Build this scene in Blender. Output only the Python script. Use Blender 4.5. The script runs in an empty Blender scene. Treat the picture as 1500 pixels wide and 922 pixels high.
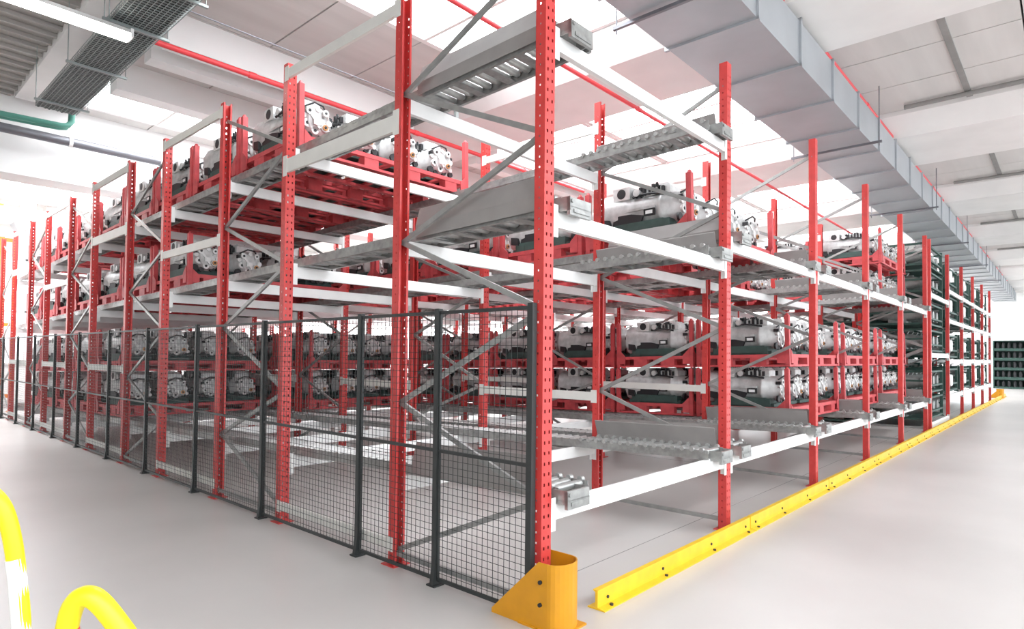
import bpy, math, random
from mathutils import Vector, Matrix
random.seed(7)
S = bpy.context.scene
COL = S.collection

# ------------------------------------------------------------------ camera
def set_camera():
    yaw, pitch, roll = 0.7329, 0.0243, 0.0103
    F, cx, cy = 910.18, 750.0, 500.0
    c, s, cp, sp = math.cos(yaw), math.sin(yaw), math.cos(pitch), math.sin(pitch)
    f = Vector((c*cp, s*cp, sp)); r = Vector((s, -c, 0)); u = r.cross(f)
    r2 = r*math.cos(roll) + u*math.sin(roll); u2 = u*math.cos(roll) - r*math.sin(roll)
    cam = bpy.data.cameras.new('camera'); o = bpy.data.objects.new('camera', cam); COL.objects.link(o)
    cam.sensor_fit = 'HORIZONTAL'; cam.sensor_width = 36.0; cam.lens = F*36.0/1500.0
    cam.shift_x = -(cx-750.0)/1500.0; cam.shift_y = (cy-461.0)/1500.0
    cam.clip_start = 0.05; cam.clip_end = 300
    m = Matrix(((r2.x, u2.x, -f.x, 0), (r2.y, u2.y, -f.y, 0), (r2.z, u2.z, -f.z, 0), (0, 0, 0, 1)))
    m.translation = Vector((-3.189, -2.554, 1.71))
    o.matrix_world = m
    S.camera = o
set_camera()

# ------------------------------------------------------------------ world, view
W = bpy.data.worlds.new('world'); S.world = W; W.use_nodes = True
W.node_tree.nodes['Background'].inputs[0].default_value = (0.88, 0.95, 1.0, 1)
W.node_tree.nodes['Background'].inputs[1].default_value = 1.75
S.view_settings.view_transform = 'Standard'; S.view_settings.look = 'None'
S.view_settings.gamma = 1.0; S.view_settings.use_curve_mapping = False
S.view_settings.exposure = 0.7
SKYLIGHT = 6.0      # brightness of the daylight behind the skylight panes
WINDOW = 1.3        # brightness of the daylit windows in the back wall

# ------------------------------------------------------------------ materials
def mat(name, col, rough=0.5, metal=0.0, var=0.0, scale=6.0, bump=0.0, bscale=60.0, emit=0.0, spec=0.5, detail=4.0, stretch=None):
    m = bpy.data.materials.new(name); m.use_nodes = True
    nt = m.node_tree; b = nt.nodes['Principled BSDF']
    b.inputs['Base Color'].default_value = (*col, 1); b.inputs['Roughness'].default_value = rough
    b.inputs['Metallic'].default_value = metal; b.inputs['Specular IOR Level'].default_value = spec
    if var > 0 or bump > 0:
        tc = nt.nodes.new('ShaderNodeTexCoord'); src = tc.outputs['Object']
        if stretch:
            mp = nt.nodes.new('ShaderNodeMapping'); mp.inputs['Scale'].default_value = stretch
            nt.links.new(src, mp.inputs['Vector']); src = mp.outputs['Vector']
    if var > 0:
        n = nt.nodes.new('ShaderNodeTexNoise'); n.inputs['Scale'].default_value = scale; n.inputs['Detail'].default_value = detail
        nt.links.new(src, n.inputs['Vector'])
        rp = nt.nodes.new('ShaderNodeValToRGB')
        rp.color_ramp.elements[0].position = 0.3; rp.color_ramp.elements[1].position = 0.7
        rp.color_ramp.elements[0].color = (*[max(0, c*(1-var)) for c in col], 1)
        rp.color_ramp.elements[1].color = (*[min(1, c*(1+var*0.6)) for c in col], 1)
        nt.links.new(n.outputs['Fac'], rp.inputs['Fac']); nt.links.new(rp.outputs['Color'], b.inputs['Base Color'])
    if bump > 0:
        n2 = nt.nodes.new('ShaderNodeTexNoise'); n2.inputs['Scale'].default_value = bscale
        nt.links.new(src, n2.inputs['Vector'])
        bp = nt.nodes.new('ShaderNodeBump'); bp.inputs['Strength'].default_value = bump; bp.inputs['Distance'].default_value = 0.01
        nt.links.new(n2.outputs['Fac'], bp.inputs['Height']); nt.links.new(bp.outputs['Normal'], b.inputs['Normal'])
    if emit > 0:
        b.inputs['Emission Color'].default_value = (*col, 1); b.inputs['Emission Strength'].default_value = emit
    return m
M = {
 'red':    mat('red_enamel', (0.60, 0.050, 0.046), 0.38, 0, 0.12, 9),
 'red2':   mat('pallet_red', (0.60, 0.078, 0.086), 0.5, 0, 0.22, 7),
 'white':  mat('white_enamel', (0.84, 0.83, 0.82), 0.4, 0, 0.04, 5),
 'galv':   mat('galvanised_steel', (0.36, 0.36, 0.35), 0.42, 0.6, 0.25, 14),
 'roller': mat('roller_steel', (0.48, 0.48, 0.47), 0.35, 0.6, 0.15, 20),
 'plate':  mat('grey_sheet_steel', (0.33, 0.31, 0.30), 0.5, 0.25, 0.10, 4),
 'brace':  mat('brace_steel', (0.36, 0.36, 0.35), 0.4, 0.5, 0.15, 10),
 'tie':    mat('cream_tie', (0.72, 0.70, 0.66), 0.5, 0, 0.05, 5),
 'wire':   mat('dark_fence_steel', (0.030, 0.033, 0.033), 0.5, 0.1, 0.1, 8),
 'yellow': mat('yellow_paint', (0.80, 0.50, 0.02), 0.42, 0, 0.10, 7),
 'amber':  mat('amber_paint', (0.62, 0.27, 0.006), 0.42, 0, 0.08, 7),
 'yellow2':mat('bright_yellow_paint', (0.93, 0.78, 0.012), 0.4, 0, 0.05, 7),
 'floor':  mat('concrete_floor', (0.50, 0.470, 0.452), 0.33, 0, 0.09, 0.55, 0.02, 40, spec=0.5, detail=8),
 'joint':  mat('floor_joint', (0.20, 0.19, 0.185), 0.8),
 'slab':   mat('roof_panel', (0.63, 0.605, 0.585), 0.8, 0, 0.07, 1.2, 0.05, 30, stretch=(0.4, 3, 1)),
 'slab2':  mat('ribbed_roof_panel', (0.42, 0.395, 0.37), 0.8, 0, 0.10, 1.5, stretch=(0.3, 4, 1)),
 'beam':   mat('concrete_beam', (0.80, 0.78, 0.765), 0.75, 0, 0.05, 1.5),
 'girder': mat('white_girder', (0.86, 0.85, 0.84), 0.7, 0, 0.03, 1.2),
 'wall':   mat('white_wall', (0.82, 0.82, 0.81), 0.8, 0, 0.03, 1),
 'duct':   mat('duct_steel', (0.44, 0.46, 0.485), 0.40, 0.4, 0.08, 1.6),
 'pipe':   mat('sprinkler_red', (0.76, 0.055, 0.065), 0.45, 0, 0.05, 3),
 'dpipe':  mat('dark_pipe', (0.19, 0.19, 0.21), 0.35, 0.4, 0.15, 3),
 'cable':  mat('cable_grey', (0.055, 0.065, 0.065), 0.6, 0, 0.3, 8),
 'tray':   mat('tray_wire', (0.33, 0.37, 0.36), 0.45, 0.4),
 'green':  mat('conduit_green', (0.10, 0.33, 0.26), 0.5, 0, 0.1, 5),
 'orange': mat('orange_steel', (0.88, 0.25, 0.03), 0.45, 0, 0.08, 4),
 'cast':   mat('cast_aluminium', (0.56, 0.56, 0.555), 0.45, 0.25, 0.22, 11, 0.08, 50),
 'cast2':  mat('bright_casting', (0.70, 0.70, 0.69), 0.4, 0.15, 0.15, 14),
 'black':  mat('black_rubber', (0.018, 0.018, 0.02), 0.55),
 'dkgreen':mat('cradle_green', (0.045, 0.085, 0.075), 0.6, 0, 0.2, 8),
 'brass':  mat('brass_flange', (0.50, 0.25, 0.10), 0.4, 0.5),
 'labelw': mat('label_paper', (0.88, 0.88, 0.87), 0.6),
 'stgreen':mat('stillage_green', (0.030, 0.075, 0.060), 0.55, 0, 0.2, 6),
 'part':   mat('machined_part', (0.36, 0.37, 0.36), 0.45, 0.35, 0.25, 9),
 'strip':  mat('grey_joint', (0.27, 0.26, 0.25), 0.7, 0, 0.1, 4),
 'tape':   mat('red_tape', (0.8, 0.05, 0.08), 0.5),
 'lamp':   mat('fluorescent_tube', (1.0, 0.98, 0.92), 0.5, emit=9.0),
 'pane':   mat('skylight_pane', (0.92, 0.965, 1.0), 0.5, emit=SKYLIGHT),
 'wpane':  mat('window_pane', (0.97, 0.985, 1.0), 0.5, emit=WINDOW),
}

# ------------------------------------------------------------------ mesh builder
class MB:
    def __init__(self): self.v = []; self.f = []; self.m = []; self.sm = []
    def add(self, vs, fs, mi=0, smooth=False):
        b = len(self.v); self.v += [tuple(p) for p in vs]
        for f in fs: self.f.append(tuple(b+i for i in f)); self.m.append(mi); self.sm.append(smooth)
        return self
    def box(self, x0, x1, y0, y1, z0, z1, mi=0):
        return self.add([(x0,y0,z0),(x1,y0,z0),(x1,y1,z0),(x0,y1,z0),(x0,y0,z1),(x1,y0,z1),(x1,y1,z1),(x0,y1,z1)],
            [(0,3,2,1),(4,5,6,7),(0,1,5,4),(1,2,6,5),(2,3,7,6),(3,0,4,7)], mi)
    def bar(self, p, q, w, h, up=(0,0,1), mi=0):
        p, q = Vector(p), Vector(q); d = (q-p).normalized(); up = Vector(up)
        a = d.cross(up)
        if a.length < 1e-4: a = d.cross(Vector((1,0,0)))
        a.normalize(); b = a.cross(d).normalized(); a *= w/2; b *= h/2
        vs = [p-a-b, p+a-b, p+a+b, p-a+b, q-a-b, q+a-b, q+a+b, q-a+b]
        return self.add(vs, [(0,1,2,3),(7,6,5,4),(0,4,5,1),(1,5,6,2),(2,6,7,3),(3,7,4,0)], mi)
    def cyl(self, p, q, r, n=12, r2=None, mi=0, caps=True):
        p, q = Vector(p), Vector(q); d = (q-p).normalized(); a = d.orthogonal().normalized(); b = d.cross(a)
        r2 = r if r2 is None else r2; vs = []
        for i in range(n):
            t = 2*math.pi*i/n; e = a*math.cos(t)+b*math.sin(t); vs += [p+e*r, q+e*r2]
        self.add(vs, [(2*i, 2*((i+1) % n), 2*((i+1) % n)+1, 2*i+1) for i in range(n)], mi, True)
        if caps: self.add(vs, [tuple(2*i for i in range(n))[::-1], tuple(2*i+1 for i in range(n))], mi)
        return self
    def tube(self, pts, r, n=14, mi=0):
        pts = [Vector(p) for p in pts]; rings = []; ref = Vector((0.31, 0.87, 0.38))
        a = None
        for i, p in enumerate(pts):
            d = (pts[min(i+1, len(pts)-1)]-pts[max(i-1, 0)]).normalized()
            a = d.cross(ref).normalized() if a is None else (a-d*a.dot(d)).normalized()
            b = d.cross(a); rings.append([p+(a*math.cos(2*math.pi*k/n)+b*math.sin(2*math.pi*k/n))*r for k in range(n)])
        vs = [q for rg in rings for q in rg]
        fs = [(i*n+k, i*n+(k+1) % n, (i+1)*n+(k+1) % n, (i+1)*n+k) for i in range(len(pts)-1) for k in range(n)]
        self.add(vs, fs, mi, True)
        self.add(rings[0]+rings[-1], [tuple(range(n))[::-1], tuple(range(n, 2*n))], mi)
        return self
    def prism(self, poly, axis, a0, a1, mi=0):
        n = len(poly); vs = []
        for a in (a0, a1):
            for (s, t) in poly:
                vs.append({'x': (a, s, t), 'y': (s, a, t), 'z': (s, t, a)}[axis])
        return self.add(vs, [tuple(range(n)), tuple(range(2*n-1, n-1, -1))]+[(i, n+i, n+(i+1) % n, (i+1) % n) for i in range(n)], mi)
    def loft(self, rings, mi=0, smooth=True):
        n = len(rings[0]); vs = [p for r in rings for p in r]
        self.add(vs, [(i*n+k, i*n+(k+1) % n, (i+1)*n+(k+1) % n, (i+1)*n+k) for i in range(len(rings)-1) for k in range(n)], mi, smooth)
        self.add(rings[0]+rings[-1], [tuple(range(n))[::-1], tuple(range(n, 2*n))], mi)
        return self
    def mesh(self, name, *mats):
        me = bpy.data.meshes.new(name); me.from_pydata(self.v, [], self.f)
        for k in mats: me.materials.append(M[k])
        me.polygons.foreach_set('material_index', self.m); me.polygons.foreach_set('use_smooth', self.sm)
        import bmesh
        bm = bmesh.new(); bm.from_mesh(me); bmesh.ops.recalc_face_normals(bm, faces=bm.faces); bm.to_mesh(me); bm.free()
        me.update(); return me
def put(name, me, parent=None, loc=(0,0,0), rot=(0,0,0), kind=None, label=None, cat=None, group=None):
    o = bpy.data.objects.new(name, me); COL.objects.link(o); o.location = loc; o.rotation_euler = rot
    if parent: o.parent = parent
    if kind: o['kind'] = kind
    if label: o['label'] = label
    if cat: o['category'] = cat
    if group: o['group'] = group
    return o
def copy_tree(o, parent=None):
    c = o.copy(); COL.objects.link(c)
    if parent: c.parent = parent
    for ch in KIDS.get(o.name, []):
        d = ch.copy(); COL.objects.link(d); d.parent = c
        for g in KIDS.get(ch.name, []):
            e = g.copy(); COL.objects.link(e); e.parent = d
    return c
KIDS = {}
def kid(parent, *a, **k):
    o = put(*a, parent=parent, **k); KIDS.setdefault(parent.name, []).append(o); return o
ORD = ['first','second','third','fourth','fifth','sixth','seventh','eighth','ninth','tenth','eleventh','twelfth']

# ------------------------------------------------------------------ the building
XE, YE = 52.0, 25.0
floor = put('floor', MB().box(-14, XE, -12, YE, -0.2, 0).mesh('floor', 'floor'), kind='structure')
for k, (x0, x1, y0, y1) in enumerate([(0.3, 40, 0.385, 0.391), (-12, 40, -6.0, -5.994), (6.4, 6.406, 0.4, 12), (12.8, 12.806, 0.4, 12)]):
    put('floor_joint', MB().box(x0, x1, y0, y1, -0.01, 0.0012).mesh('floor_joint', 'joint'), floor)
# roof: concrete beams across the hall, panels and skylights between them
beams = [(-0.95, -0.1), (4.2, 6.5), (10.4, 13.3), (16.9, 19.8), (23.4, 26.3), (29.9, 32.8), (36.4, 39.3), (42.9, 45.8)]
XC = [-14.0, -8.6, -5.6] + [v for b in beams for v in b] + [XE]
YC = [-12, -9.5, -5.5, 1.3, 4.7, 6.6, 7.75, 9.0, 11.6, 12.6, 15.5, 22, YE]
def is_sky(x, y):
    inb = any(a < x < b for a, b in beams)
    if inb: return False
    if -9.5 < y < -5.5: return x < 45  # unseen skylight row behind the camera, added to bring in light
    if -0.95 < x < 4.2: return 1.3 < y < 4.7 or 9.0 < y < 11.6 or 12.6 < y < 22  # the row past the girder is added to light the back
    if x > 6.5: return 1.3 < y < 6.6 or 9.0 < y < 11.6 or 15.5 < y < 22
    return 12.6 < y < 22 and -5.6 < x  # skylights added to light the back left of the hall
ZR = 6.45
cb = MB()
ceiling = put('ceiling', None if False else MB().box(-14, XE, -12, YE, ZR+0.25, ZR+0.35).mesh('ceiling', 'slab'), kind='structure')
wn = 0
for i in range(len(XC)-1):
    for j in range(len(YC)-1):
        x0, x1, y0, y1 = XC[i], XC[i+1], YC[j], YC[j+1]; xm, ym = (x0+x1)/2, (y0+y1)/2
        if any(a < xm < b for a, b in beams): continue
        if is_sky(xm, ym):
            wn += 1
            w = put('window_%d' % wn, MB().box(x0+0.06, x1-0.06, y0+0.06, y1-0.06, ZR+0.06, ZR+0.10).mesh('skylight_pane', 'pane'), kind='structure')
            fr = MB(); n = max(2, int((x1-x0)/1.2))
            for k in range(n+1):
                xx = x0+0.04+(x1-x0-0.08)*k/n; fr.box(xx-0.03, xx+0.03, y0+0.1, y1-0.1, ZR-0.02, ZR+0.055)
            for yy in (y0+0.055, y1-0.055): fr.box(x0+0.01, x1-0.01, yy-0.045, yy+0.045, ZR-0.02, ZR+0.055)
            put('window_frame', fr.mesh('window_frame', 'beam'), w)
        else:
            # separate panels with open joints between them
            n = max(1, round((x1-x0)/1.25)); ny = max(1, round((y1-y0)/3.2))
            for k in range(n):
                for q in range(ny):
                    a0 = x0+(x1-x0)*k/n; a1 = x0+(x1-x0)*(k+1)/n; b0 = y0+(y1-y0)*q/ny; b1 = y0+(y1-y0)*(q+1)/ny
                    if xm < -0.95: put('ceiling_panel', MB().box(a0+0.01, a1-0.01, b0+0.02, b1-0.02, ZR, ZR+0.2).mesh('ceiling_panel', 'slab2'), ceiling)
                    else: put('ceiling_panel', MB().box(a0+0.012, a1-0.012, b0+0.012, b1-0.012, ZR, ZR+0.2).mesh('ceiling_panel', 'slab'), ceiling)
for (a, b) in beams:
    mb = MB(); pr = [(a, ZR+0.25), (a, ZR-0.08), (a+0.35, ZR-0.42), (b-0.35, ZR-0.42), (b, ZR-0.08), (b, ZR+0.25)]
    if a < 0: pr = [(a, ZR+0.25), (a, ZR-0.12), (b, ZR-0.12), (b, ZR+0.25)]
    mb.prism(pr, 'y', -12, 11.7)
    put('roof_beam', mb.mesh('roof_beam', 'beam'), ceiling)
# ribs over the left part
rb = MB()
for k in range(26): rb.box(-8.6, -0.95, 4.0+k*0.31, 4.05+k*0.31, ZR-0.06, ZR+0.02)
put('roof_rib', rb.mesh('roof_rib', 'slab2'), ceiling)
for (y0, y1, z) in [(6.65, 6.92, 5.98), (7.32, 7.6, 5.98), (8.9, 9.25, 5.98)]:
    put('purlin', MB().box(-0.1, 4.2, y0, y1, z, ZR+0.2).mesh('purlin', 'girder'), ceiling)
    put('purlin', MB().box(6.5, 10.4, y0, y1, z+0.05, ZR+0.2).mesh('purlin', 'girder'), ceiling)
put('girder', MB().box(-12, XE, 12.05, 12.45, 5.11, ZR+0.2).box(-12, XE, 11.9, 12.6, 4.98, 5.11).mesh('girder', 'girder'), ceiling)
# dark joint strips and thin grey tubes under the right-hand roof panels
for (x0, x1) in [(6.52, 10.38), (12.9+0.42, 16.88), (19.82, 23.38), (26.32, 29.88)]:
    for y in (-1.25, -2.45, -3.7): put('joint_strip', MB().box(x0, x1, y-0.045, y+0.045, ZR-0.03, ZR+0.02).mesh('joint_strip', 'strip'), ceiling)
    put('roof_tube', MB().cyl((x1-0.3, -9, ZR-0.07), (x1-0.3, -0.3, ZR-0.07), 0.04, 10).mesh('roof_tube', 'strip'), ceiling)
# walls
wall_b = put('wall_back', MB().box(-14, XE, YE, YE+0.3, 0, ZR+0.3).mesh('wall_back', 'wall'), kind='structure')
wall_l = put('wall_left_unseen', MB().box(-14.3, -14, -12, YE, 0, ZR+0.3).mesh('wall_left_unseen', 'wall'), kind='structure')  # unseen wall, added to block light from the left
wall_e = put('wall_end', MB().box(XE, XE+0.3, -12, YE, 0, ZR+0.3).mesh('wall_end', 'wall'), kind='structure')
for k in range(9):
    x0 = -6.5+k*5.6
    wn += 1
    w = put('window_%d' % wn, MB().box(x0, x0+5.0, YE-0.06, YE-0.02, 1.3, 4.9).mesh('window_pane', 'wpane'), kind='structure')
    fr = MB()
    for q in range(5): fr.box(x0+q*1.25-0.03, x0+q*1.25+0.03, YE-0.10, YE-0.01, 1.24, 4.96)
    for z in (1.27, 3.1, 4.93): fr.box(x0, x0+5.0, YE-0.10, YE-0.01, z-0.03, z+0.03)
    put('window_frame', fr.mesh('window_frame', 'beam'), w)
for k in range(3):
    put('column', MB().box(1.6+k*16, 2.1+k*16, 22.2, 22.7, 0, ZR).mesh('column', 'beam'), kind='structure', label='grey concrete column at the back of the hall') ['kind'] = 'structure'
for i, o in enumerate([o for o in COL.objects if o.name.startswith('column')]): o.name = 'trim_%d' % (i+1); del o['label']

# ------------------------------------------------------------------ overhead services
def thing(name, label, cat, loc=(0,0,0), rot=(0,0,0), group=None):
    return put(name, None, loc=loc, rot=rot, label=label, cat=cat, group=group)
d = thing('air_duct', 'large rectangular galvanised air duct running under the ceiling above the rack', 'air duct', (0, 0.47, 5.4))
kid(d, 'duct_body', MB().box(-3.0, 46, -0.53, 0.53, 0, 0.55).mesh('duct_body', 'duct'))
fl = MB().box(-0.02, 0.02, -0.56, 0.56, -0.03, 0).box(-0.02, 0.02, -0.56, 0.56, 0.55, 0.58).box(-0.02, 0.02, -0.56, -0.53, -0.03, 0.58).box(-0.02, 0.02, 0.53, 0.56, -0.03, 0.58).mesh('flange', 'duct')
for k in range(34): kid(d, 'flange', fl, loc=(-2.2+k*1.42, 0, 0))
rod = MB().box(-0.02, 0.02, -0.72, 0.72, -0.05, -0.015).cyl((0, -0.68, -0.1), (0, -0.68, 0.9), 0.008, 6).cyl((0, 0.68, -0.1), (0, 0.68, 0.9), 0.008, 6).mesh('hanger', 'dpipe')
for k in range(6): kid(d, 'hanger', rod, loc=(2.6+k*5.9, 0, -0.02))
def xpipe(y, z, x0, x1, r, label, cat, name, m, step):
    t = thing(name, label, cat, (0, y, z))
    kid(t, 'pipe', MB().cyl((x0, 0, 0), (x1, 0, 0), r, 14).mesh('pipe', m))
    x = x0+1.3
    cm = MB().cyl((-0.05, 0, 0), (0.05, 0, 0), r*1.25, 14).mesh('coupling', m)
    while x < x1:
        kid(t, 'coupling', cm, loc=(x, 0, 0)); x += step
    return t
xpipe(0.02, 6.08, 4.0, 40, 0.035, 'red sprinkler pipe running along the top of the air duct', 'pipe', 'sprinkler_pipe', 'pipe', 3.4)
xpipe(2.58, 5.7, 0.0, 40, 0.03, 'thin red sprinkler pipe crossing the skylights behind the air duct', 'pipe', 'sprinkler_pipe', 'pipe', 4.2)
xpipe(6.15, 5.7, -0.45, 9, 0.038, 'red sprinkler pipe on the left ending at the cable tray', 'pipe', 'sprinkler_pipe', 'pipe', 3.0)
t = thing('drain_pipe', 'thick dark grey pipe fixed along the white girder', 'pipe', (0, 11.65, 5.72))
kid(t, 'pipe', MB().cyl((-9, 0, 0), (2.6, 0, 0), 0.085, 18).mesh('pipe', 'dpipe'))
cl = MB().cyl((-0.03, 0, 0), (0.03, 0, 0), 0.1, 16).box(-0.02, 0.02, 0, 0.3, 0.07, 0.1).mesh('clamp', 'girder')
for x in (-7.0, -4.0, -0.1, 1.5): kid(t, 'clamp', cl, loc=(x, 0, 0))
pts = [(-1.6-8*i/3, 10.0, 5.46) for i in range(3, -1, -1)] + [(-0.6, 10.0, 5.5), (-0.5, 10.02, 5.53), (-0.44, 10.05, 5.62), (-0.43, 10.05, 5.85), (-0.43, 10.05, 6.2)]
put('cable_conduit', MB().tube(pts, 0.045, 12).tube([(p[0], p[1]+0.12, p[2]-0.02) for p in pts], 0.03, 10).mesh('cable_conduit', 'green'), label='green cable conduit bending up at the end of the cable tray', cat='conduit')
t = thing('cable_tray', 'long wire mesh cable tray full of dark cables under the roof', 'cable tray', (-0.75, 0, 5.6))
tm = MB()
for k in range(11): tm.bar((-0.27+k*0.054, 2.2, 0), (-0.27+k*0.054, 9.6, 0), 0.007, 0.007)
for k in range(124): tm.bar((-0.27, 2.2+k*0.06, 0), (0.27, 2.2+k*0.06, 0), 0.007, 0.007)
for s in (-0.27, 0.27):
    for z in (0.04, 0.08): tm.bar((s, 2.2, z), (s, 9.6, z), 0.007, 0.007)
    for k in range(124): tm.bar((s, 2.2+k*0.06, 0), (s, 2.2+k*0.06, 0.085), 0.006, 0.006)
kid(t, 'wire_mesh', tm.mesh('wire_mesh', 'tray'), kind='stuff')
for k in range(10):
    kid(t, 'cable', MB().tube([(-0.235+k*0.052+0.008*math.sin(j*1.7+k), 2.2+j*0.62, 0.032+0.006*math.sin(j+k*2)) for j in range(13)], 0.027, 8).mesh('cable', 'cable'))
hb = MB().bar((-0.36, 0, -0.02), (0.36, 0, -0.02), 0.035, 0.03).cyl((-0.34, 0, -0.03), (-0.34, 0, 0.8), 0.006, 6).cyl((0.34, 0, -0.03), (0.34, 0, 0.8), 0.006, 6).mesh('hanger', 'tray')
for y in (2.8, 4.6, 5.75, 7.35, 9.2): kid(t, 'hanger', hb, loc=(0, y, 0))
t = thing('ceiling_lamp', 'bright long fluorescent ceiling lamp beside the cable tray', 'lamp', (-1.75, 5.72, 5.42))
kid(t, 'lamp_housing', MB().prism([(-0.1, 0.04), (0.1, 0.04), (0.06, 0.1), (-0.06, 0.1)], 'x', -0.9, 0.9).box(-0.93, -0.9, -0.1, 0.1, 0, 0.1).box(0.9, 0.93, -0.1, 0.1, 0, 0.1).mesh('lamp_housing', 'white'))
kid(t, 'diffuser', MB().prism([(-0.095, 0.04), (-0.06, -0.02), (0.06, -0.02), (0.095, 0.04)], 'x', -0.9, 0.9).mesh('diffuser', 'lamp'))
for s in (-0.7, 0.7): kid(t, 'suspension_rod', MB().cyl((s, 0, 0.1), (s, 0, 0.85), 0.006, 6).mesh('suspension_rod', 'tray'))
t = thing('guide_wire', 'thin steel wire stretched under the roof panels at upper left', 'wire', (0, 5.15, 5.75))
kid(t, 'wire', MB().cyl((-1.0, 0, 0), (3.9, 0, 0), 0.008, 6).mesh('wire', 'dpipe'))
for x in (-1.0, 3.9): kid(t, 'anchor', MB().box(x-0.03, x+0.03, -0.03, 0.03, -0.03, 0.68).mesh('anchor', 'tray'))
# far left background: branch duct, orange crane beam
t = thing('ventilation_duct', 'light metal ventilation duct with drop box behind the far left racks', 'air duct', (0, 19.5, 5.3))
kid(t, 'duct_body', MB().box(-0.4, 6.0, -0.3, 0.3, 0, 0.4).mesh('duct_body', 'duct'))
kid(t, 'drop_box', MB().prism([(0.3, 0.0), (1.0, 0.0), (0.85, -0.35), (0.45, -0.35)], 'y', -0.3, 0.3).mesh('drop_box', 'duct'))
kid(t, 'riser', MB().box(0.5, 0.8, -0.2, 0.2, 0.4, 1.2).mesh('riser', 'duct'))
put('crane_beam', MB().box(-4, 0.25, 20.6, 20.8, 5.6, 5.95).box(-4, 0.25, 20.5, 20.9, 5.56, 5.6).box(-4, 0.25, 20.5, 20.9, 5.95, 5.99).mesh('crane_beam', 'orange'), label='orange overhead beam at the far left edge under the roof', cat='beam')

# ------------------------------------------------------------------ the rack
BW, H, SL = 2.9, 4.71, 0.024
YP = [0, 1.525, 3.411, 4.936, 6.822, 8.347, 10.233, 11.758, 13.644, 15.169, 17.055, 18.58]
LV = {'low': 0.745, 'mid1': 2.70, 'mid': 2.92, 'top': 3.90}
def lev(n, y): return LV[n]-SL*y
def perforated(mb, fn, w, hgt, cols, hw, hh, pitch, z0):
    xs = [0]
    for c in cols: xs += [c-hw, c+hw]
    xs.append(w)
    zs = [0]; n = int((hgt-z0*2)/pitch)
    for i in range(n): zs += [z0+i*pitch-hh, z0+i*pitch+hh]
    zs.append(hgt)
    vs = [fn(x, z) for z in zs for x in xs]; nx = len(xs); fs = []
    for j in range(len(zs)-1):
        for i in range(nx-1):
            if j % 2 == 1 and i % 2 == 1: continue
            fs.append((j*nx+i, j*nx+i+1, (j+1)*nx+i+1, (j+1)*nx+i))
    mb.add(vs, fs)
def post_mesh():
    mb = MB(); T = 0.003
    for y in (0, T): perforated(mb, lambda x, z: (-0.05+x, y, z), 0.1, H, (0.027, 0.073), 0.0075, 0.011, 0.0685, 0.05)
    for s in (-1, 1):
        for o in (0, T): perforated(mb, lambda x, z: (s*(0.05-o), x, z), 0.085, H, (0.045,), 0.006, 0.007, 0.0685, 0.085)
        mb.box(min(s*0.03, s*0.05), max(s*0.03, s*0.05), 0.082, 0.085, 0, H)
    return mb.mesh('upright', 'red')
UP = post_mesh()
BP = MB().box(-0.085, 0.085, -0.05, 0.12, 0, 0.008).cyl((-0.065, -0.03, 0.008), (-0.065, -0.03, 0.025), 0.011, 6).cyl((0.065, 0.1, 0.008), (0.065, 0.1, 0.025), 0.011, 6).mesh('base_plate', 'red')
def beam_mesh(L):
    mb = MB().prism([(0.005, -0.12), (0.05, -0.12), (0.05, 0.0), (0.025, 0.0), (0.025, -0.02), (0.005, -0.02)], 'x', 0.052, L-0.052)
    for x in (0.051, L-0.054): mb.box(x, x+0.003, 0.0, 0.06, -0.19, 0.03)
    for x in (0.053, L-0.098): mb.box(x, x+0.045, -0.002, 0.003, -0.19, 0.03)
    return mb.mesh('beam', 'white')
BEAM = beam_mesh(BW)
LABEL = MB().box(-0.12, 0.12, -0.002, 0.0, -0.035, 0.035).mesh('label_holder', 'labelw')
def upright(rack, x, y, rear):
    p = put('upright', UP, rack, (x, y + (0.085 if rear else 0), 0), (0, 0, math.pi if rear else 0))
    put('base_plate', BP, p)
    return p
BRC = {}
def brace(rack, x, ya, za, yb, zb, side=0.0):
    L = math.hypot(yb-ya, zb-za); k = round(L, 2)
    if k not in BRC: BRC[k] = MB().box(-0.012, 0.012, 0, k, -0.02, 0.02).mesh('diagonal_brace', 'brace')
    put('diagonal_brace', BRC[k], rack, (x+side, ya, za), (math.atan2(zb-za, yb-ya), 0, 0))
def tie(rack, x, ya, yb, z, h=0.1):
    put('tie_beam', TIE(yb-ya, h), rack, (x, ya, z))
TIEC = {}
def TIE(L, h):
    k = (round(L, 3), h)
    if k not in TIEC: TIEC[k] = MB().box(-0.05, -0.02, 0.0, L, -h/2, h/2).box(-0.054, -0.05, -0.06, 0.02, -h*0.75, h*0.75).box(-0.054, -0.05, L-0.02, L+0.06, -h*0.75, h*0.75).mesh('tie_beam', 'tie')
    return TIEC[k]
rack = thing('pallet_flow_rack', 'tall red and white pallet flow rack with sloping roller tracks behind the mesh fence', 'rack')
ZN = [0.755, 2.02, 3.21, 4.5]; ZR2 = [0.12, 1.32, 2.64, 3.88]
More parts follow.
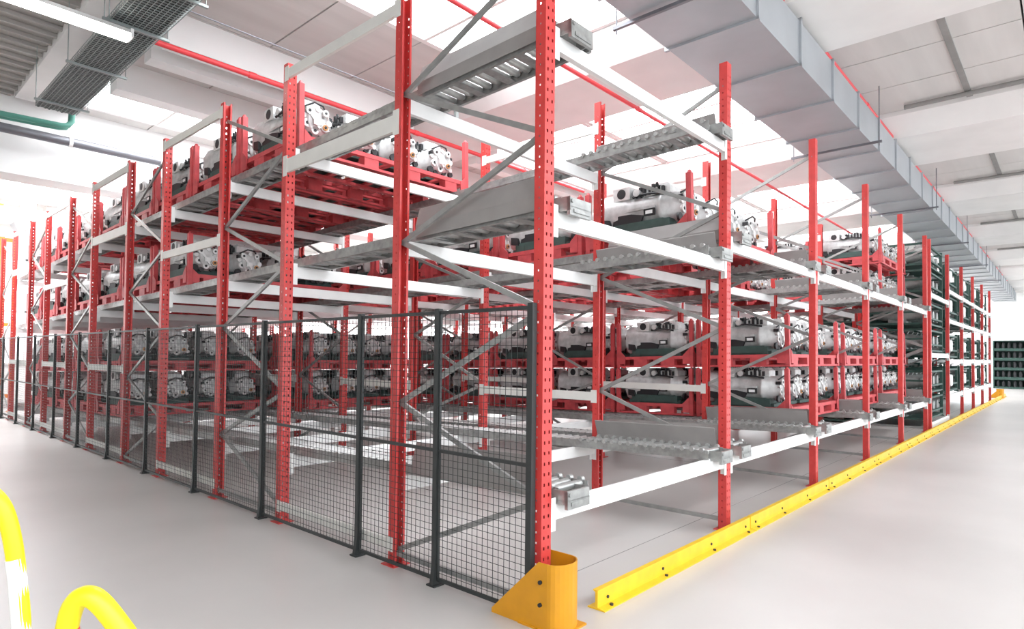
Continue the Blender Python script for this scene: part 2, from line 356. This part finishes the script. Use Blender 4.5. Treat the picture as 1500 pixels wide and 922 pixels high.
for i in range(6):
    x = i*BW
    nmax = len(YP) if i < 3 else (8 if i < 5 else 6)
    for j in range(nmax): upright(rack, x, YP[j], j % 2 == 1)
    for j in range(0, nmax, 2):
        flip = (j//2) % 2 == 1
        ya, yb = YP[j]+0.05, YP[j+1]+0.03
        a, b = (ya, yb) if not flip else (yb, ya)     # a: nodes ZN, b: nodes ZR2
        seq = [(b, ZR2[0]), (a, ZN[0]), (b, ZR2[1]), (a, ZN[1]), (b, ZR2[2]), (a, ZN[2]), (b, ZR2[3]), (a, ZN[3])]
        for (p, q) in zip(seq, seq[1:]):
            if p[0] > q[0]: p, q = q, p
            brace(rack, x, p[0], p[1], q[0], q[1], 0.015)
        brace(rack, x, ya, 0.1, yb, 0.1, -0.015)
    for j in range(1, nmax-1, 2):
        ya, yb = YP[j]+0.085, YP[j+1]
        if i == 0:
            zs = [(0.17, 0.08), (4.6, 0.1)] + ([(3.64, 0.14)] if (j//2) % 2 == 0 else [(3.06, 0.1)]) + ([(1.45, 0.1)] if j > 3 else [])
        else: zs = [(1.25, 0.1), (4.4, 0.09)]
        for z, h in zs: tie(rack, x, ya, yb, z, h)
# beams
for b in range(5):
    lv = ['low', 'mid1', 'top'] if b == 0 else ['low', 'mid']
    nmax = len(YP) if b < 2 else (8 if b < 4 else 6)
    for n in lv:
        for j in range(nmax):
            y = YP[j]
            rear = j % 2 == 1
            o = put('beam', BEAM, rack, (b*BW+(BW if rear else 0), y+(0.085 if rear else 0), lev(n, y)), (0, 0, math.pi if rear else 0))
            if j == 0 and b < 4: put('label_holder', LABEL, o, (1.45 if n == 'low' else 1.5, 0.004, -0.07))
# roller tracks
TL = 17.3
def track_meshes(L, tag):
    mb = MB()
    for s in (-0.17, 0.17):
        perf = s
        mb.box(s-0.003, s+0.003, 0, L, 0.0, 0.085)
        e = 0.025 if s < 0 else -0.025
        mb.box(min(s, s+e), max(s, s+e), 0, L, 0.0, 0.004)
        # perforated edge strip
        for k in range(int(L/0.16)): mb.box(s-0.006, s+0.006, k*0.16+0.02, k*0.16+0.10, 0.055, 0.085)
    for k in range(int(L/0.33)): mb.box(-0.17, 0.17, k*0.33+0.05, k*0.33+0.13, 0.004, 0.012)
    rail = mb.mesh('roller_track', 'galv')
    mb = MB()
    for k in range(int(L/0.105)): mb.cyl((-0.155, 0.06+k*0.105, 0.062), (0.155, 0.06+k*0.105, 0.062), 0.030, 6, caps=False)
    return rail, mb.mesh('rollers', 'roller')
TRK = {L: track_meshes(L, L) for L in (17.3, 10.6)}
WH = MB()
for k in range(15):
    for s in (-0.17, 0.17): WH.cyl((s-0.018, 0.06+k*0.1, 0.09), (s+0.018, 0.06+k*0.1, 0.09), 0.022, 8)
WHM = WH.mesh('side_wheels', 'roller')
GP = MB().prism([(0.0, 0.02), (0.003, 0.02), (0.003, 0.12), (0.05, 0.27), (0.047, 0.275), (0.0, 0.125)], 'y', 0.0, 1.42).mesh('guide_plate', 'plate')
GPF = MB().prism([(0.0, 0.02), (-0.003, 0.02), (-0.003, 0.12), (-0.05, 0.27), (-0.047, 0.275), (0.0, 0.125)], 'y', 0.0, 1.42).mesh('guide_plate', 'plate')
ES = MB().box(-0.19, 0.06, -0.09, -0.065, -0.05, 0.07).box(-0.19, -0.184, -0.09, 0.05, -0.02, 0.075).box(0.054, 0.06, -0.09, 0.05, -0.02, 0.075).box(-0.19, 0.06, -0.09, 0.0, 0.004, 0.010).box(-0.15, 0.03, -0.097, -0.09, -0.03, -0.005).cyl((-0.165, -0.1, 0.045), (-0.165, -0.09, 0.045), 0.014, 8).mesh('end_stop', 'galv')
A = -math.atan(SL)
for b in range(5):
    lv = ['low', 'mid1', 'top'] if b == 0 else ['low', 'mid']
    L = 17.3 if b < 2 else 10.6
    for n in lv:
        for side, xo in ((-1, 0.30), (1, BW-0.30)):
            tr = put('roller_track', TRK[L][0], rack, (b*BW+xo, 0.0, lev(n, 0)+0.004), (A, 0, 0))
            put('rollers', TRK[L][1], tr, kind='stuff')
            put('side_wheels', WHM, tr, kind='stuff')
            put('guide_plate', GP if side < 0 else GPF, tr, (side*0.20 - (0.0), 0.08, 0))
            put('end_stop', ES, tr, (0.0 if side < 0 else 0.12, 0, 0))

# ------------------------------------------------------------------ steel pallets and gearboxes
PW, PL, PH = 2.5, 1.38, 0.735
pal = thing('steel_pallet', 'x', 'pallet')
fm = MB()
hx, hy = PW/2, PL/2
for z0, z1 in ((0.0, 0.03), (0.13, 0.18)):
    for s in (-1, 1):
        fm.box(-hx, hx, min(s*hy, s*(hy-0.06)), max(s*hy, s*(hy-0.06)), z0, z1)
        fm.box(min(s*hx, s*(hx-0.06)), max(s*hx, s*(hx-0.06)), -hy, hy, z0, z1)
kid(pal, 'deck_frame', fm.mesh('deck_frame', 'red2'))
slat = MB().box(-0.035, 0.035, -hy+0.06, hy-0.06, 0.135, 0.165).mesh('slat', 'red2')
for k in range(9): kid(pal, 'slat', slat, loc=(-hx+0.14+k*(PW-0.28)/8, 0, 0))
xs_ = MB().box(-hx+0.06, hx-0.06, -0.04, 0.04, 0.10, 0.135).mesh('stringer', 'red2')
for y in (-0.34, 0.0, 0.34): kid(pal, 'stringer', xs_, loc=(0, y, 0))
blk = MB().box(-0.10, 0.10, -0.06, 0.06, 0.0, 0.14).mesh('block', 'red2')
for x in (-0.95, -0.32, 0.32, 0.95):
    for s in (-1, 1): kid(pal, 'block', blk, loc=(x, s*(hy-0.065), 0))
blk2 = MB().box(-0.05, 0.05, -0.12, 0.12, 0.0, 0.14).mesh('block', 'red2')
for y in (-0.25, 0.25):
    for s in (-1, 1): kid(pal, 'block', blk2, loc=(s*(hx-0.055), y, 0))
pm = MB().box(-0.03, 0.03, -0.03, 0.03, 0.0, PH).cyl((0, 0, PH), (0, 0, PH+0.03), 0.03, 8, 0.015).mesh('corner_post', 'red2')
gm = {}
for sx in (-1, 1):
    for sy in (-1, 1):
        p = kid(pal, 'corner_post', pm, loc=(sx*(hx-0.02), sy*(hy-0.02), 0))
        if (sx, sy) not in gm:
            y0, y1 = (-0.035, 0.035)
            g = MB().prism([(-sy*0.03, 0.05), (-sy*0.14, 0.05), (-sy*0.14, 0.19), (-sy*0.03, 0.29)], 'x', min(sx*0.031, sx*0.039), max(sx*0.031, sx*0.039))
            g.prism([(-sx*0.03, 0.05), (-sx*0.12, 0.05), (-sx*0.12, 0.16), (-sx*0.03, 0.24)], 'y', min(sy*0.031, sy*0.037), max(sy*0.031, sy*0.037))
            gm[(sx, sy)] = g.mesh('gusset', 'red2')
        kid(p, 'gusset', gm[(sx, sy)])
# gearbox
def ring(y, hw, hh, zc, n=12, p=0.75):
    r = []
    for k in range(n):
        t = 2*math.pi*(k+0.5)/n; c, s = math.cos(t), math.sin(t)
        r.append((hw*math.copysign(abs(c)**p, c), y, zc+hh*math.copysign(abs(s)**p, s)))
    return r
GM = {}
GM['housing'] = (MB().loft([ring(-0.54, .11, .12, .27), ring(-0.50, .17, .17, .27), ring(-0.30, .19, .19, .27), ring(-0.28, .215, .21, .27), ring(-0.25, .215, .21, .27), ring(-0.22, .19, .19, .27),
      ring(0.10, .20, .20, .27), ring(0.22, .225, .215, .275), ring(0.40, .245, .235, .28), ring(0.48, .26, .25, .28), ring(0.55, .26, .25, .28)])
      .box(-0.216, -0.185, -0.20, 0.35, 0.27, 0.30).box(0.185, 0.216, -0.20, 0.35, 0.27, 0.30), ('cast',))
fr = MB()
for (x, z, r, l) in [(-0.10, .36, .045, .05), (0.09, .37, .04, .07), (-0.12, .22, .05, .03), (0.13, .26, .035, .07), (0.0, .40, .03, .05), (-0.03, .15, .045, .04), (-0.16, .30, .03, .03), (0.04, .30, .05, .03), (0.16, .17, .03, .03)]:
    fr.cyl((x, -0.50, z), (x, -0.50-l, z), r, 10)
fr.bar((-0.13, -0.53, .40), (0.02, -0.55, .18), .03, .03).bar((0.12, -0.53, .40), (0.14, -0.55, .2), .025, .03).box(-0.06, 0.02, -0.57, -0.5, .21, .27)
GM['front_cover'] = (fr, ('cast2',))
fr = MB()
for (x, z, r, l) in [(-0.10, .36, .018, .055), (0.09, .37, .015, .075), (-0.12, .22, .02, .035), (-0.03, .15, .018, .045), (0.04, .30, .026, .035), (0.18, .12, .04, .01), (-0.17, .12, .05, .01), (0.06, .12, .04, .01), (-0.08, .10, .035, .01)]:
    fr.cyl((x, -0.48, z), (x, -0.50-l, z), r, 8)
for (x, z) in [(0.07, .33), (-0.17, .35), (0.17, .32), (-0.06, .30)]: fr.box(x-0.014, x+0.014, -0.54, -0.47, z-0.022, z+0.022)
fr.tube([(-0.15, -0.50, .40), (-0.05, -0.56, .46), (0.06, -0.55, .45), (0.15, -0.5, .36)], .011, 6)
GM['front_ports'] = (fr, ('black',))
GM['output_flange'] = (MB().cyl((0.08, -0.50, .20), (0.08, -0.565, .20), 0.05, 12, mi=0).cyl((0.08, -0.565, .20), (0.08, -0.58, .20), 0.033, 12, mi=1).cyl((0.08, -0.58, .20), (0.08, -0.59, .20), 0.016, 8, mi=2), ('cast', 'brass', 'black'))
GM['shift_housing'] = (MB().box(-0.13, 0.13, -0.36, -0.02, 0.44, 0.53).box(-0.20, 0.17, 0.13, 0.36, 0.43, 0.578).prism([(-0.36, .53), (-0.10, .53), (-0.14, .57), (-0.32, .57)], 'x', -0.1, 0.1).cyl((-0.19, 0.05, .49), (0.1, 0.05, .49), 0.045, 10), ('cast2',))
fr = MB().cyl((-0.203, 0.245, .506), (-0.19, 0.245, .506), 0.060, 14).cyl((0.172, 0.245, .506), (0.16, 0.245, .506), 0.060, 14)
fr.prism([(-0.06, .20), (0.10, .235), (0.34, .24), (0.36, .10), (-0.02, .10)], 'x', -0.226, -0.20)
fr.prism([(-0.06, .20), (0.10, .235), (0.34, .24), (0.36, .10), (-0.02, .10)], 'x', 0.20, 0.226)
for k in range(7):
    fr.box(-0.17+0.03*(k % 2), -0.10+0.03*(k % 3), -0.30+k*0.062, -0.27+k*0.062, .45, .52+0.02*(k % 3))
    fr.cyl((0.02+0.04*(k % 3), -0.30+k*0.06, .53), (0.03+0.04*(k % 3), -0.28+k*0.06, .572-0.01*(k % 4)), 0.016, 6)
fr.prism([(0.38, .20), (0.5, .22), (0.5, .12), (0.38, .10)], 'x', -0.262, -0.20)
for k in range(6): fr.cyl((-0.15+0.05*(k % 3), -0.22+k*0.055, .52), (-0.16+0.05*(k % 3), -0.21+k*0.055, .570), 0.014, 6)
fr.tube([(-0.17, -0.30, .42), (-0.19, -0.15, .45), (-0.17, 0.0, .46), (-0.18, 0.1, .44)], 0.014, 6)
GM['side_ports'] = (fr, ('black',))
GM['name_plate'] = (MB().box(-0.212, -0.19, -0.20, -0.06, 0.19, 0.27, 0).box(-0.215, -0.212, -0.175, -0.085, 0.21, 0.25, 1), ('black', 'labelw'))
GM['cradle'] = (MB().box(-0.235, 0.235, -0.32, 0.44, 0.02, .13).box(-0.24, 0.24, -0.40, -0.30, 0, .12).box(-0.24, 0.24, 0.28, 0.38, 0, .10).box(-0.22, 0.22, -0.45, 0.5, 0, .05), ('dkgreen',))
eng = thing('gearbox', 'x', 'gearbox')
for n in GM: kid(eng, n, GM[n][0].mesh(n, *GM[n][1]), kind='stuff' if n in ('front_ports', 'side_ports', 'front_cover') else None)
# plain one-mesh version for those too far away to show their parts
allm = []
for n in GM:
    for k in GM[n][1]:
        if k not in allm: allm.append(k)
far = MB()
for n in GM:
    mb, ms = GM[n]; b0 = len(far.v); far.v += mb.v
    for f, mi, s in zip(mb.f, mb.m, mb.sm): far.f.append(tuple(b0+i for i in f)); far.m.append(allm.index(ms[mi])); far.sm.append(s)
FAR = far.mesh('gearbox', *allm)
LN = {'low': 'lower shelf', 'mid1': 'middle shelf', 'mid': 'upper shelf', 'top': 'top shelf'}
first = {'p': True, 'e': True}
def load(b, n, y0, cnt, high, cols_front, cols_back, far_from=6.5):
    for k in range(cnt):
        yc = y0+PL/2+k*1.46
        xc = (b-1)*BW+BW/2
        for h in range(high):
            z = lev(n, yc)+0.098+h*0.77
            if first['p']: p = pal; first['p'] = False
            else: p = copy_tree(pal)
            tier = '' if high == 1 else ('bottom ' if h == 0 else 'stacked ')
            p['label'] = 'red steel %spallet, %s in the %s lane, %s bay from corner guard' % (tier, ORD[k], LN[n].split()[0], ORD[b-1])
            p['category'] = 'pallet'; p['group'] = 'red steel pallets in the flow rack'
            p.location = (xc, yc, z); p.rotation_euler = (A, 0, 0)
            cols = cols_front if k == 0 else cols_back
            for c in range(cols):
                x = xc-0.93+c*0.62
                if yc < far_from or (k == 0 and yc < 11):
                    if first['e']: e = eng; first['e'] = False
                    else: e = copy_tree(eng)
                else: e = put('gearbox', FAR)
                e['label'] = 'silver gearbox %s from left, %s %spallet, %s lane, %s bay from corner guard' % (ORD[c], ORD[k], tier, LN[n].split()[0], ORD[b-1])
                e['category'] = 'gearbox'; e['group'] = 'silver gearboxes on the red pallets'
                e.location = (x+random.uniform(-.015, .015), yc+0.02+random.uniform(-.02, .02), z+0.181); e.rotation_euler = (A, 0, random.uniform(-.02, .02))
load(3, 'low', 0.42, 6, 2, 4, 2)
load(2, 'mid', 0.50, 9, 1, 4, 2)
load(1, 'top', 3.60, 9, 1, 4, 4)
load(1, 'mid1', 6.55, 7, 1, 4, 3)
load(1, 'low', 9.3, 5, 2, 4, 2)
load(2, 'low', 8.3, 4, 2, 4, 2)
load(4, 'low', 0.42, 2, 2, 4, 2)
load(5, 'low', 0.42, 3, 2, 4, 2)
load(3, 'mid', 1.95, 5, 1, 4, 2)
load(4, 'mid', 2.3, 3, 1, 4, 1)
load(5, 'mid', 0.42, 2, 2, 4, 2)

# ------------------------------------------------------------------ second rack with green stillages
X2 = 15.05; BW2 = 3.05
rack2 = thing('storage_rack', 'red and white storage rack holding dark green stillages further down the aisle', 'rack', (X2, 0, 0))
BEAM2 = beam_mesh(BW2)
for i in range(6):
    for j in range(4 if i < 2 else 2):
        p = put('upright', UP, rack2, (i*BW2, YP[j]+(0.085 if j % 2 else 0), 0), (0, 0, math.pi if j % 2 else 0)); put('base_plate', BP, p)
    for j in range(0, 4 if i < 2 else 2, 2):
        ya, yb = YP[j]+0.05, YP[j+1]+0.03
        seq = [(yb, ZR2[0]), (ya, ZN[0]), (yb, ZR2[1]), (ya, ZN[1]), (yb, ZR2[2]), (ya, ZN[2]), (yb, ZR2[3]), (ya, ZN[3])]
        for (p, q) in zip(seq, seq[1:]):
            if p[0] > q[0]: p, q = q, p
            brace(rack2, i*BW2, p[0], p[1], q[0], q[1], 0.015)
for i in range(5):
    zl = [0.17, 1.9, 3.4] if i == 0 else [0.75, 1.75, 2.9, 3.75]
    for z in zl:
        for j in (0, 1):
            put('beam', BEAM2, rack2, (i*BW2+(BW2 if j else 0), YP[j]+(0.085 if j else 0), z), (0, 0, math.pi if j else 0))
st = thing('stillage', 'x', 'stillage')
SW, SD, SH = 2.6, 1.3, 0.66
fm = MB()
for sx in (-1, 1):
    for z in (0.04, SH-0.1, SH*0.5): fm.box(min(sx*SW/2, sx*(SW/2-.05)), max(sx*SW/2, sx*(SW/2-.05)), -SD/2, SD/2, z, z+0.05)
for sy in (-1, 1):
    for z in (0.04, 0.2, SH-0.1): fm.box(-SW/2, SW/2, min(sy*SD/2, sy*(SD/2-.05)), max(sy*SD/2, sy*(SD/2-.05)), z, z+0.045)
kid(st, 'frame', fm.mesh('frame', 'stgreen'))
kid(st, 'dark_backing', MB().box(-SW/2+.05, SW/2-.05, SD/2-.045, SD/2-.03, 0.06, SH-.06).mesh('dark_backing', 'stgreen'))  # dark sheet added to darken the bright view through the open frame
kid(st, 'deck', MB().box(-SW/2+.05, SW/2-.05, -SD/2+.05, SD/2-.05, 0.06, 0.09).mesh('deck', 'stgreen'))
lg = MB().box(-.035, .035, -.035, .035, 0, SH).box(-.06, .06, -.06, .06, 0, .02).mesh('corner_post', 'stgreen')
for sx in (-1, 1):
    for sy in (-1, 1): kid(st, 'corner_post', lg, loc=(sx*(SW/2-.03), sy*(SD/2-.03), 0))
axm = MB().loft([ring(-.55, .10, .10, .22, 10), ring(-.35, .14, .16, .22, 10), ring(0, .2, .2, .22, 10), ring(.35, .16, .16, .22, 10), ring(.55, .12, .12, .22, 10)]).cyl((0, -.6, .22), (0, -.5, .22), .15, 12).box(-.14, .14, -.2, .2, 0, .1)
axm.tube([(-.05, -.2, .4), (-.05, -.25, .46), (.05, .1, .48), (.05, .3, .4)], .02, 6)
AX = axm.mesh('axle_part', 'part')
bag = MB().loft([ring(-.02, .20, .16, .26, 10, .5), ring(.03, .22, .18, .26, 10, .5), ring(.07, .19, .15, .26, 10, .5)]).mesh('document_bag', 'labelw')
fs = True
def stil(x, y, z, lab, np, sz=1.0):
    global fs
    if fs: s = st; fs = False
    else: s = copy_tree(st)
    s.location = (x, y, z); s.scale = (1, 1, sz); s['label'] = lab; s['category'] = 'stillage'; s['group'] = 'dark green stillages in the storage rack'
    for c in range(np):
        put('axle_part', AX, None, (x-.95+c*.62, y+0.02, z+.092*sz), label='grey drive part %s from left, %s' % (ORD[c], lab.split(' stillage, ')[1]), cat='machine part', group='drive parts in the green stillages')
for j, yy in enumerate((0.78, 2.25)):
    for k in range(6):
        zz = [0.172, 0.84, 1.92-0.018, 2.58, 3.402, 4.08][k] if j == 0 else 0.03+k*0.74
        if j == 1 and k > 4: continue
        if j == 0: stil(X2+BW2/2, yy, zz, 'dark green stillage, %s tier of the front stack beside double posts' % ORD[k], 4)
        else: stil(X2+BW2/2, yy, 0.002+k*0.665, 'dark green stillage, %s tier of the rear stack behind double posts' % ORD[k], 2)
for i in range(1, 5):
    for k, z in enumerate((0.752, 1.752, 2.902, 3.752)):
        stil(X2+BW2*(i+.5), 0.78, z, 'dark green stillage, %s shelf, %s bay of far rack' % (ORD[k], ORD[i]), 3, 1.2)
        stil(X2+BW2*(i+.5), 2.25, z-0.6 if k else 0.002, 'dark green stillage, %s level behind the %s bay of far rack' % (ORD[k], ORD[i]), 2, 1.25 if k else 1.7)
        put('document_bag', bag, None, (X2+BW2*i+0.55, 0.03, z+.13), label='white plastic bag on the %s shelf stillage, %s bay of far rack' % (ORD[k], ORD[i]), cat='bag', group='white bags on the stillages')

# crates at the far end of the aisle
cm = thing('parts_crate', 'x', 'crate')
kid(cm, 'tray', MB().box(-.6, .6, -.9, .9, 0, .12).box(-.6, .6, -.9, .9, .55, .6).box(.5, .6, -.9, .9, .1, .55).mesh('tray', 'stgreen'))
for s in (-1, 1): kid(cm, 'side_panel', MB().box(-.6, .6, s*.9-.03, s*.9+.03, 0, .6).mesh('side_panel', 'stgreen'))
bt = MB().cyl((0, 0, .12), (0, 0, .38), .085, 10).cyl((0, 0, .38), (0, 0, .5), .085, 10, .035).mesh('canister', 'black')
fc = True
for cidx, (xx, yy) in enumerate(((47.0, -1.75), (47.0, 0.2))):
    for k in range(5):
        c = cm if fc else copy_tree(cm); fc = False
        c.location = (xx, yy, k*0.601); c['label'] = 'dark green parts crate, %s tier of the %s far stack at the aisle end' % (ORD[k], 'right' if cidx == 0 else 'left')
        c['category'] = 'crate'; c['group'] = 'dark green crates at the aisle end'
        for q in range(6):
            put('canister', bt, None, (xx-.45, yy-.7+q*.28, k*.601), label='black canister, %s from right, %s tier of %s crate stack' % (ORD[q], ORD[k], 'right' if cidx == 0 else 'left'), cat='canister', group='black canisters in the far crates')

# ------------------------------------------------------------------ mesh fence along the left face
fence = thing('mesh_fence', 'dark wire mesh safety fence along the left side of the red rack', 'fence', (-0.09, 0, 0))
FP = [0.06, 0.98] + [1.98+1.74*k for k in range(11)]
fpm = MB().box(-.022, .022, -.022, .022, 0, 2.06).mesh('fence_post', 'wire')
ffm = MB().box(-.05, .05, -.045, .045, 0, .012).prism([(-.022, .012), (-.04, .012), (-.022, .16)], 'y', -.02, .02).mesh('foot_plate', 'wire')
for y in FP:
    p = put('fence_post', fpm, fence, (0, y, 0)); put('foot_plate', ffm, p)
PC = {}
for a, b in zip(FP, FP[1:]):
    L = round(b-a-0.05, 3)
    if L not in PC:
        f = MB()
        for z in (0.05, 1.0, 2.03): f.box(-.01, .01, 0, L, z-.0125, z+.0125)
        for y in (0, L): f.box(-.01, .01, y-.01, y+.01, .05, 2.03)
        w = MB(); n = int(L/.05)
        for k in range(1, n): w.box(-.0015, .0015, k*L/n-.0016, k*L/n+.0016, .05, 2.03)
        for k in range(1, 40): w.box(-.0045, -.0015, 0, L, .05+k*.0495-.0016, .05+k*.0495+.0016)
        PC[L] = (f.mesh('mesh_panel', 'wire'), w.mesh('wire_mesh', 'wire'))
    p = put('mesh_panel', PC[L][0], fence, (0, a+.025, 0)); put('wire_mesh', PC[L][1], p, kind='stuff')

# ------------------------------------------------------------------ yellow guards
def guard(loc, label):
    g = thing('corner_guard', label, 'post guard', loc)
    mb = MB(); Hh = 0.42; T = 0.006
    mb.prism([(-0.13, 0.0), (0.34, 0.0), (0.34, 0.03), (-0.06, Hh), (-0.13, Hh)], 'x', -0.15, -0.15+T)     # wing along the fence
    kid(g, 'wing_plate', mb.mesh('wing_plate', 'amber'))
    pts = [(-0.15, -0.13)] + [(-0.02+0.13*math.cos(t)*1.0, -0.13-0.10*math.sin(t)) for t in [math.pi-i*math.pi/12 for i in range(13)]] + [(0.11, 0.06)]
    mb = MB(); n = len(pts); inner = [(x*0.95+0.0, y+0.006) for x, y in pts]
    vs = [(x, y, z) for z in (0.012, Hh) for x, y in pts]+[(x, y, z) for z in (0.012, Hh) for x, y in inner]
    fs_ = []
    for i in range(n-1):
        fs_ += [(i, i+1, n+i+1, n+i), (2*n+i+1, 2*n+i, 3*n+i, 3*n+i+1), (n+i, n+i+1, 3*n+i+1, 3*n+i), (i+1, i, 2*n+i, 2*n+i+1)]
    mb.add(vs, fs_, 0, False)
    kid(g, 'nose_plate', mb.mesh('nose_plate', 'amber'))
    kid(g, 'foot_plate', MB().box(-0.16, 0.12, -0.24, 0.10, 0, 0.012).mesh('foot_plate', 'amber'))
    for z in (0.16, 0.30): kid(g, 'bolt', MB().cyl((-0.165, -0.08, z), (-0.15, -0.08, z), 0.013, 8).mesh('bolt', 'black'))
    return g
guard((0, 0.0, 0), 'yellow steel corner guard around the foot of the nearest red post')
guard((X2+5*BW2+3.2, 0.0, 0), 'yellow steel post guard at the far end of the floor rail')
rm = MB().prism([(-0.07, 0), (0.07, 0), (0.07, 0.008), (0.008, 0.014), (0.008, 0.115), (0.03, 0.13), (-0.012, 0.13), (-0.012, 0.014), (-0.07, 0.008)], 'x', 0.0, 2.68).mesh('rail_body', 'yellow')
bl = MB().cyl((0, 0, 0), (0, 0, 0.014), 0.014, 8).mesh('bolt', 'black')
bl2 = MB().cyl((0, -0.012, 0), (0, -0.02, 0), 0.012, 8).mesh('bolt', 'black')
x = 0.36; nr = 0
while x < 33:
    r = thing('floor_rail', 'yellow steel floor guard rail, %s section counted from the corner guard' % ORD[nr] if nr < 12 else 'yellow steel floor guard rail section at the far end of the row', 'guard rail', (x, -0.15, 0), group='yellow floor rail sections')
    kid(r, 'rail_body', rm)
    for q in (0.12, 0.9, 1.78, 2.56):
        kid(r, 'bolt', bl, loc=(q, -0.045, 0.008)); kid(r, 'bolt', bl2, loc=(q, 0, 0.06))
    x += 2.70; nr += 1

# ------------------------------------------------------------------ foreground handrails, orange post
def smooth(pts, n=8):
    P = [Vector(p) for p in pts]; out = []
    for i in range(len(P)-1):
        p0, p1, p2, p3 = P[max(i-1, 0)], P[i], P[i+1], P[min(i+2, len(P)-1)]
        for k in range(n):
            t = k/n
            out.append(0.5*((2*p1)+(-p0+p2)*t+(2*p0-5*p1+4*p2-p3)*t*t+(-p0+3*p1-3*p2+p3)*t*t*t))
    out.append(P[-1]); return out
h1 = [(-3.10, 0.20, 0.0), (-3.10, 0.20, 0.6), (-3.09, 0.19, 1.05), (-3.05, 0.15, 1.22), (-2.96, 0.05, 1.285), (-2.869, -0.053, 1.291), (-2.834, -0.092, 1.276), (-2.805, -0.123, 1.229), (-2.784, -0.142, 1.135), (-2.77, -0.153, 1.01), (-2.757, -0.161, 0.843), (-2.75, -0.165, 0.5), (-2.75, -0.165, 0.0)]
t = thing('handrail', 'bright yellow bent tube handrail with white sticker at the left edge', 'handrail')
kid(t, 'tube', MB().tube(smooth(h1), 0.024, 16).mesh('tube', 'yellow2'))
kid(t, 'sticker', MB().tube([(-2.778, -0.148, 1.075), (-2.77, -0.153, 1.01), (-2.757, -0.161, 0.843), (-2.752, -0.164, 0.66)], 0.0248, 16).mesh('sticker', 'labelw'))
for p in (h1[0], h1[-1]): kid(t, 'foot_plate', MB().cyl((p[0], p[1], 0), (p[0], p[1], 0.01), 0.06, 16).mesh('foot_plate', 'yellow2'))
h2 = [(-2.80, -0.785, 0.0), (-2.80, -0.785, 0.6), (-2.79, -0.79, 0.98), (-2.785, -0.797, 1.075), (-2.774, -0.811, 1.122), (-2.755, -0.833, 1.136), (-2.733, -0.856, 1.116), (-2.699, -0.892, 1.055), (-2.654, -0.939, 0.967), (-2.55, -1.05, 0.76), (-2.50, -1.10, 0.62), (-2.49, -1.11, 0.45), (-2.49, -1.11, 0.0)]
t = thing('handrail', 'bright yellow tube handrail arching at the bottom left corner', 'handrail')
kid(t, 'tube', MB().tube(smooth(h2), 0.024, 16).mesh('tube', 'yellow2'))
kid(t, 'tape', MB().tube([(-2.792, -0.789, 0.95), (-2.79, -0.79, 0.98), (-2.786, -0.796, 1.06)], 0.0247, 16).mesh('tape', 'tape'))
for p in (h2[0], h2[-1]): kid(t, 'foot_plate', MB().cyl((p[0], p[1], 0), (p[0], p[1], 0.01), 0.06, 16).mesh('foot_plate', 'yellow2'))
t = thing('orange_frame', 'orange steel upright frame at the left edge beyond the fence', 'frame', (0.33, 19.6, 0))
for x in (-0.28, 0.02): kid(t, 'upright', MB().box(x, x+.12, 0, .1, 0, 4.9).box(x-.03, x+.15, -.03, .13, 0, .02).mesh('upright', 'orange'))
for z in (0.4, 2.4, 4.78): kid(t, 'crossbar', MB().box(-0.28, 0.14, 0.02, 0.08, z, z+.1).mesh('crossbar', 'orange'))
